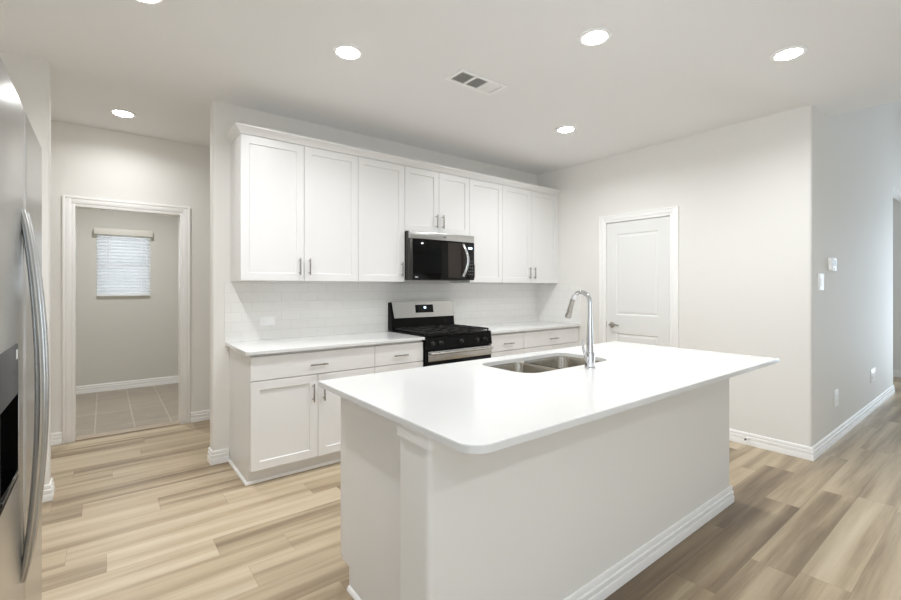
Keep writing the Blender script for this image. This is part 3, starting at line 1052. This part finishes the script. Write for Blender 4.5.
mb.bm.free()
mb.bm = bm
tag(mb.build('countertop', 'quartz'), 'large white quartz island countertop with the sink cut into it', 'countertop')

# sink: two steel bowls under the counter
snk = thing('undermount_sink', 'stainless steel double bowl sink set under the island countertop', 'sink', (1.49, -2.09, 0.70))
XDV = 1.475
for (a, b, rr) in ((SX0 - 0.004, XDV - 0.008, [0.10, 0.05, 0.05, 0.07]), (XDV + 0.008, SX1 + 0.004, [0.05, 0.10, 0.07, 0.05])):
    m = MB()
    ya, yb = SY0 - 0.004, SY1 + 0.004
    rr2 = [r * 0.9 for r in rr]
    depth = 0.700
    m.loops([rrect(a, b, ya, yb, rr, 0.8915, 8), rrect(a + 0.004, b - 0.004, ya + 0.004, yb - 0.004, rr, 0.876, 8),
             rrect(a + 0.010, b - 0.010, ya + 0.010, yb - 0.010, rr2, depth + 0.03, 8),
             rrect(a + 0.022, b - 0.022, ya + 0.022, yb - 0.022, rr2, depth + 0.006, 8),
             rrect(a + 0.045, b - 0.045, ya + 0.045, yb - 0.045, [0.03] * 4, depth, 8)], cap0=False)
    bo = m.build('bowl', 'sink', snk, smooth=60)
    xc, yc = (a + b) / 2, (ya + yb) / 2
    MB().lathe([(0.0, depth + 0.001), (0.030, depth + 0.001), (0.036, depth + 0.003), (0.043, depth + 0.003), (0.045, depth + 0.0005), (0, depth + 0.0005)], (xc, yc, 0)).build('drain', 'chrome', bo)
MB().box(XDV - 0.0085, XDV + 0.0085, SY0 + 0.01, SY1 - 0.01, 0.845, 0.872, 0.004).build('divider', 'sink', snk)

# faucet
FX, FY, FZ = 1.519, -2.361, 0.914
fc = thing('pull_down_faucet', 'tall chrome pull-down faucet on the island countertop behind the sink', 'faucet', (FX, FY, FZ))
MB().lathe([(0, FZ), (0.029, FZ), (0.029, FZ + 0.006), (0.0255, FZ + 0.010), (0.0245, FZ + 0.075), (0.0235, FZ + 0.080), (0.0185, FZ + 0.084), (0.0165, FZ + 0.16), (0.0135, FZ + 0.24), (0.0120, FZ + 0.26), (0, FZ + 0.26)], (FX, FY, 0), n=24).build('body', 'chrome', fc)
pts, rad = [], []
zc, R = FZ + 0.343, 0.055
pts.append((FX, FY, FZ + 0.25)); rad.append(0.0112)
pts.append((FX, FY, zc)); rad.append(0.0112)
for k in range(1, 15):
    a = PI * 0.93 * k / 14
    pts.append((FX, FY + R - R * math.cos(a), zc + R * math.sin(a))); rad.append(0.0112)
MB().tube(pts, rad, 16).build('spout', 'chrome', fc)
e = Vector(pts[-1]); dirv = (Vector(pts[-1]) - Vector(pts[-2])).normalized()
q = [e + dirv * s for s in (-0.004, 0.012, 0.016, 0.07, 0.095, 0.104)]
MB().tube(q, [0.0125, 0.0135, 0.0125, 0.0155, 0.0175, 0.0150], 18).build('spray_head', 'nickel', fc)
q = [(FX - 0.018, FY, FZ + 0.058), (FX - 0.040, FY, FZ + 0.060)]
lv = MB().tube(q, [0.014, 0.013], 14)
lv.tube([(FX - 0.032, FY, FZ + 0.062), (FX - 0.044, FY + 0.004, FZ + 0.085), (FX - 0.052, FY + 0.008, FZ + 0.120), (FX - 0.056, FY + 0.010, FZ + 0.150)], [0.007, 0.006, 0.005, 0.0045], 10)
lv.build('lever', 'chrome', fc)

# ------------------------------------------------------------------ refrigerator
FRX = -0.660
FY0, FY1, FJ = -2.625, -1.722, -2.168
fr = thing('refrigerator', 'stainless steel side-by-side refrigerator with door dispenser by the left edge', 'refrigerator', (-1.05, (FY0 + FY1) / 2, 0))
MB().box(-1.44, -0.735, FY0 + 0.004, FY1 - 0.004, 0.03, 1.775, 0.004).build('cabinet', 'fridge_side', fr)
for (x, y) in ((-1.38, FY0 + 0.06), (-1.38, FY1 - 0.06), (-0.80, FY0 + 0.06), (-0.80, FY1 - 0.06)):
    MB().cyl((x, y, 0), (x, y, 0.03), 0.025, n=12).build('foot', 'slot', fr)
MB().box(-0.734, -0.700, FY0 + 0.01, FY1 - 0.01, 0.03, 0.10).build('kick_grille', 'slot', fr)


def fr_door(ya, yb, name, hole=None):
    """gently bowed door skin, rounded at its vertical edges"""
    z0, z1 = 0.105, 1.80
    prof = []
    n = 16
    rad = 0.012
    for k in range(n + 1):
        t_ = k / n
        y = ya + 0.002 + (yb - ya - 0.004) * t_
        d_ = min(y - ya, yb - y)
        edge = 0.0 if d_ > rad else rad - math.sqrt(max(0, rad * rad - (rad - d_) ** 2))
        bow = 0.006
        prof.append((FRX - 0.006 + bow - edge, y))
    extra = []
    for d_ in (0.002, 0.005, 0.009):
        e_ = rad - math.sqrt(max(0, rad * rad - (rad - d_) ** 2))
        extra += [(FRX - 0.006 - e_, ya + d_), (FRX - 0.006 - e_, yb - d_)]
    prof = sorted(set(prof + extra), key=lambda q_: q_[1])
    lowr = [(-0.732, ya + 0.002, z0)] + [(x, y, z0) for (x, y) in prof] + [(-0.732, yb - 0.002, z0)]
    return MB().loops([lowr, [(x, y, z1) for (x, y, _) in lowr]])


d = fr_door(FJ + 0.002, FY1, 'door')
fd = d.build('fridge_door', 'fridge', fr)
DYA, DYB, DZA, DZB = -2.515, -2.276, 0.885, 1.205
XF = FRX - 0.0001
# freezer door: plain skin above and below the dispenser, strips beside it
d = MB()
zlo, zhi = 0.105, 1.80


def door_strip(mb, ya, yb, z0, z1, round0=False, round1=False):
    r_ = 0.012
    p_ = [(-0.732, ya)]
    if round0:
        p_ += [(XF - r_ + r_ * math.sin(0.5 * PI * k / 6), ya + r_ - r_ * math.cos(0.5 * PI * k / 6)) for k in range(7)]
    else:
        p_ += [(XF, ya)]
    if round1:
        p_ += [(XF - r_ + r_ * math.cos(0.5 * PI * k / 6), yb - r_ + r_ * math.sin(0.5 * PI * k / 6)) for k in range(7)]
    else:
        p_ += [(XF, yb)]
    p_ += [(-0.732, yb)]
    mb.loops([[(x, y, z0) for (x, y) in p_], [(x, y, z1) for (x, y) in p_]])


ya_, yb_ = FY0, FJ - 0.002
door_strip(d, ya_, yb_, zlo, DZA, True, True)
door_strip(d, ya_, yb_, DZB, zhi, True, True)
door_strip(d, ya_, DYA, DZA, DZB, True, False)
door_strip(d, DYB, yb_, DZA, DZB, False, True)
d.box(-0.732, -0.728, DYA, DYB, DZA, DZB)
zd = d.build('freezer_door', 'fridge', fr)
ZP = 1.085
m = MB()
xb = -0.727
e = 0.0012
m.box(xb - 0.0005, xb, DYA + e, DYB - e, DZA + e, ZP)
m.box(xb, XF + 0.002, DYA + e, DYA + 0.006, DZA + e, ZP)
m.box(xb, XF + 0.002, DYB - 0.006, DYB - e, DZA + e, ZP)
m.box(xb, XF + 0.002, DYA + 0.006, DYB - 0.006, DZA + e, DZA + 0.012)
m.box(xb, XF - 0.02, DYA + 0.006, DYB - 0.006, ZP - 0.01, ZP)
m.build('dispenser_recess', 'recess', zd)
MB().box(xb, XF + 0.0015, DYA + e, DYB - e, ZP + 0.0005, DZB - e, 0.001).build('dispenser_panel', 'panelgrey', zd)
MB().box(XF + 0.001, XF + 0.0023, DYB - 0.034, DYB - 0.014, 1.170, 1.192).build('sticker', 'white', zd)
for i in range(3):
    for j in range(2):
        m = MB()
        m.box(XF + 0.001, XF + 0.0021, DYB - 0.10 + i * 0.028, DYB - 0.094 + i * 0.028, 1.115 + j * 0.028, 1.120 + j * 0.028)
        m.build('touch_icon', 'steel', zd)
MB().box(xb + 0.002, XF + 0.004, DYA + 0.012, DYB - 0.010, DZA + 0.0125, DZA + 0.022, 0.003).build('drip_tray', 'glass_black', zd)
MB().box(xb + 0.002, xb + 0.02, (DYA + DYB) / 2 - 0.03, (DYA + DYB) / 2 + 0.03, 0.94, 1.05, 0.004).build('paddle', 'slot', zd)
MB().box(XF - 0.004, XF + 0.003, DYB - 0.004, DYB + 0.001, DZA, ZP, 0.001).build('dispenser_edge', 'chrome', zd)
for yh, dd in ((FJ + 0.032, fd), (FJ - 0.032, zd)):
    hp, rr = [], []
    for k in range(25):
        t_ = k / 24
        hp.append((FRX - 0.001 + 0.036 * math.sin(PI * t_) ** 0.75, yh, 0.595 + t_ * 0.94))
        rr.append(0.009 + 0.003 * math.sin(PI * t_))
    MB().tube(hp, rr, 14).build('door_handle', 'fridge', dd)
for (ya, yb, pd) in ((FY1 - 0.07, FY1 - 0.01, fr), (FY0 + 0.01, FY0 + 0.07, fr)):
    MB().box(-0.80, -0.70, ya, yb, 1.801, 1.815, 0.003).build('hinge_cover', 'slot', pd)

# ------------------------------------------------------------------ ceiling fixtures
LIGHTS = [
    (0.660, -1.268, 'round recessed ceiling light nearest the left end of the wall cabinets'),
    (1.690, -2.275, 'round recessed ceiling light over the island, right of the air vent'),
    (2.770, -2.890, 'round recessed ceiling light nearest the outer corner of the pantry wall'),
    (2.762, -1.254, 'round recessed ceiling light nearest the pantry door'),
    (-0.376, 0.729, 'round recessed ceiling light in the hall before the cased doorway'),
    (-0.352, -1.165, 'round recessed ceiling light above the floor beside the refrigerator'),
    (0.640, -2.890, 'round recessed ceiling light above the near left corner of the island'),
    (-0.30, 2.35, 'unseen round ceiling light added as fill for the tiled back room'),  # added out of sight to brighten the back room walls
    (-0.60, -5.15, 'round recessed ceiling light behind the island, nearest the left wall'),
    (0.60, -5.15, 'round recessed ceiling light behind the island, nearest the living room'),
]
proto = None
for i, (x, y, lab) in enumerate(LIGHTS):
    if proto is None:
        t = thing('recessed_light', lab, 'ceiling light', (x, y, H), 'recessed ceiling lights')
        m = MB()
        prof = [(0.066, H - 0.0005), (0.092, H - 0.0005), (0.090, H - 0.006), (0.078, H - 0.010), (0.066, H - 0.008), (0.066, H - 0.0005)]
        R = []
        for (r, hh) in prof:
            R.append([(x + r * math.cos(2 * PI * k / 40), y + r * math.sin(2 * PI * k / 40), hh) for k in range(40)])
        m.loops(R, cap0=False, cap1=False)
        m.build('trim_ring', 'white', t)
        MB().lathe([(0, H - 0.001), (0.0655, H - 0.001), (0.0655, H - 0.009), (0.060, H - 0.013), (0.04, H - 0.017), (0, H - 0.019)], (x, y, 0), n=36).build('lens', 'led', t)
        la = bpy.data.lights.new('lamp', 'AREA')
        la.shape = 'DISK'
        la.size = 0.125
        la.energy = LAMP_W * 0.74
        la.color = WARM
        la.spread = LAMP_SPREAD
        lo = bpy.data.objects.new('lamp', la)
        lo.location = (0, 0, -0.021)
        COL.objects.link(lo)
        lo.parent = t
        proto = t
    else:
        t = copy_tree(proto)
        t.location = (x, y, H)
        for ch in t.children:
            if ch.type == 'LIGHT':
                ch.data = ch.data.copy()
                ch.data.energy = LAMP_W * DIM.get((x, y), 1.0)
                if y < -5:
                    ch.data.spread = 2.2
        t['label'] = lab

# air vent
vt = thing('ceiling_air_vent', 'rectangular white ceiling air vent with three louvred sections', 'air vent', (1.533, -1.44, H))
vx0, vx1, vy0, vy1 = 1.328, 1.740, -1.530, -1.350
m = MB()
zt, zb = H - 0.0005, H - 0.008
fw = 0.026
m.box(vx0, vx1, vy0, vy0 + fw, zb, zt, 0.003)
m.box(vx0, vx1, vy1 - fw, vy1, zb, zt, 0.003)
m.box(vx0, vx0 + fw, vy0 + fw, vy1 - fw, zb, zt)
m.box(vx1 - fw, vx1, vy0 + fw, vy1 - fw, zb, zt)
iw = (vx1 - vx0 - 2 * fw) / 3
for k in (1, 2):
    xk = vx0 + fw + k * iw
    m.box(xk - 0.009, xk + 0.009, vy0 + fw, vy1 - fw, zb, zt)
m.build('frame', 'white', vt)
MB().box(vx0 + 0.02, vx1 - 0.02, vy0 + 0.02, vy1 - 0.02, H - 0.0015, H - 0.0005).build('duct_backing', 'duct', vt)
for k in range(3):
    s = MB()
    xa = vx0 + fw + k * iw + 0.010
    xb = xa + iw - 0.020
    ya = vy0 + fw
    n = 10
    if k == 2:
        n = 9
        for j in range(n):
            y = ya + (vy1 - vy0 - 2 * fw) * (j + 0.5) / n
            s.prism([(xa, y - 0.005, H - 0.002), (xa, y - 0.0035, H - 0.002), (xa, y + 0.004, H - 0.009), (xa, y + 0.0025, H - 0.009)], (xb - xa, 0, 0))
    else:
        for j in range(n):
            y = ya + (vy1 - vy0 - 2 * fw) * (j + 0.5) / n
            s.prism([(xa, y + 0.0055, H - 0.002), (xa, y + 0.004, H - 0.002), (xa, y - 0.006, H - 0.008), (xa, y - 0.0045, H - 0.008)], (xb - xa, 0, 0))
    s.build('louvres', 'white', vt)

# ------------------------------------------------------------------ wall plates
def plate(name, label, cat, x0, x1, z0, z1, y, th=0.006):
    t = thing(name, label, cat, ((x0 + x1) / 2, y, z0))
    MB().box(x0, x1, y - th, y - 0.0002, z0, z1, 0.002).build('cover_plate', 'white', t)
    return t


t = plate('light_switch', 'white rocker light switch plate on the grey wall past the corner', 'light switch', 3.995, 4.150, 1.314, 1.447, YO)
MB().box(4.050, 4.095, YO - 0.010, YO - 0.005, 1.348, 1.414, 0.002).build('rocker', 'white', t)
th = thing('thermostat', 'small white thermostat above the light switch on the grey wall', 'thermostat', (4.38, YO, 1.475))
MB().box(4.305, 4.46, YO - 0.026, YO - 0.0002, 1.478, 1.588, 0.006).build('housing', 'white', th)
MB().box(4.335, 4.43, YO - 0.0268, YO - 0.025, 1.515, 1.572).build('screen', 'offwhite', th)
for k in range(1):
    MB().box(4.36, 4.405, YO - 0.028, YO - 0.025, 1.487, 1.500, 0.001).build('button', 'offwhite', th)


def outlet_faces(t, xs, z, y):
    for x in xs:
        f = MB()
        f.box(x - 0.017, x + 0.017, y - 0.008, y - 0.005, z - 0.034, z + 0.034, 0.002)
        fo = f.build('receptacle', 'white', t)
        for dz in (-0.019, 0.019):
            s = MB()
            for dx in (-0.006, 0.006):
                s.box(x + dx - 0.001, x + dx + 0.001, y - 0.0083, y - 0.007, z + dz - 0.004, z + dz + 0.005)
            s.build('socket', 'slot', fo)


t = plate('wall_outlet', 'single white wall outlet low on the grey wall nearest the corner', 'outlet', 4.495, 4.620, 0.295, 0.440, YO)
outlet_faces(t, [4.557], 0.368, YO)
t = plate('wall_outlet', 'double white wall outlet low on the grey wall nearest its far end', 'outlet', 6.02, 6.26, 0.305, 0.450, YO)
outlet_faces(t, [6.08, 6.20], 0.378, YO)
t = thing('wall_outlet', 'white sideways outlet plate on the tile above the left counter', 'outlet', (0.545, -0.0075, 1.045))
MB().box(0.487, 0.603, -0.0125, -0.0077, 1.03, 1.102, 0.002).build('cover_plate', 'white', t)
MB().box(0.511, 0.579, -0.0145, -0.012, 1.05, 1.083, 0.002).build('receptacle', 'white', t)

# door stops
ds = thing('door_stop', 'small grey door stop on the baseboard beside the island end', 'door stop', (XR - 0.014, -2.335, 0.06))
MB().lathe([(0, 0), (0.011, 0), (0.011, -0.004), (0.006, -0.008), (0.005, -0.055), (0, -0.055)], (XR - 0.014, -2.335, 0.062), n=14, axis=0).build('rod', 'trim', ds)
MB().lathe([(0, -0.053), (0.008, -0.053), (0.008, -0.068), (0.006, -0.070), (0, -0.070)], (XR - 0.014, -2.335, 0.062), n=14, axis=0).build('rubber_tip', 'rubber', ds)
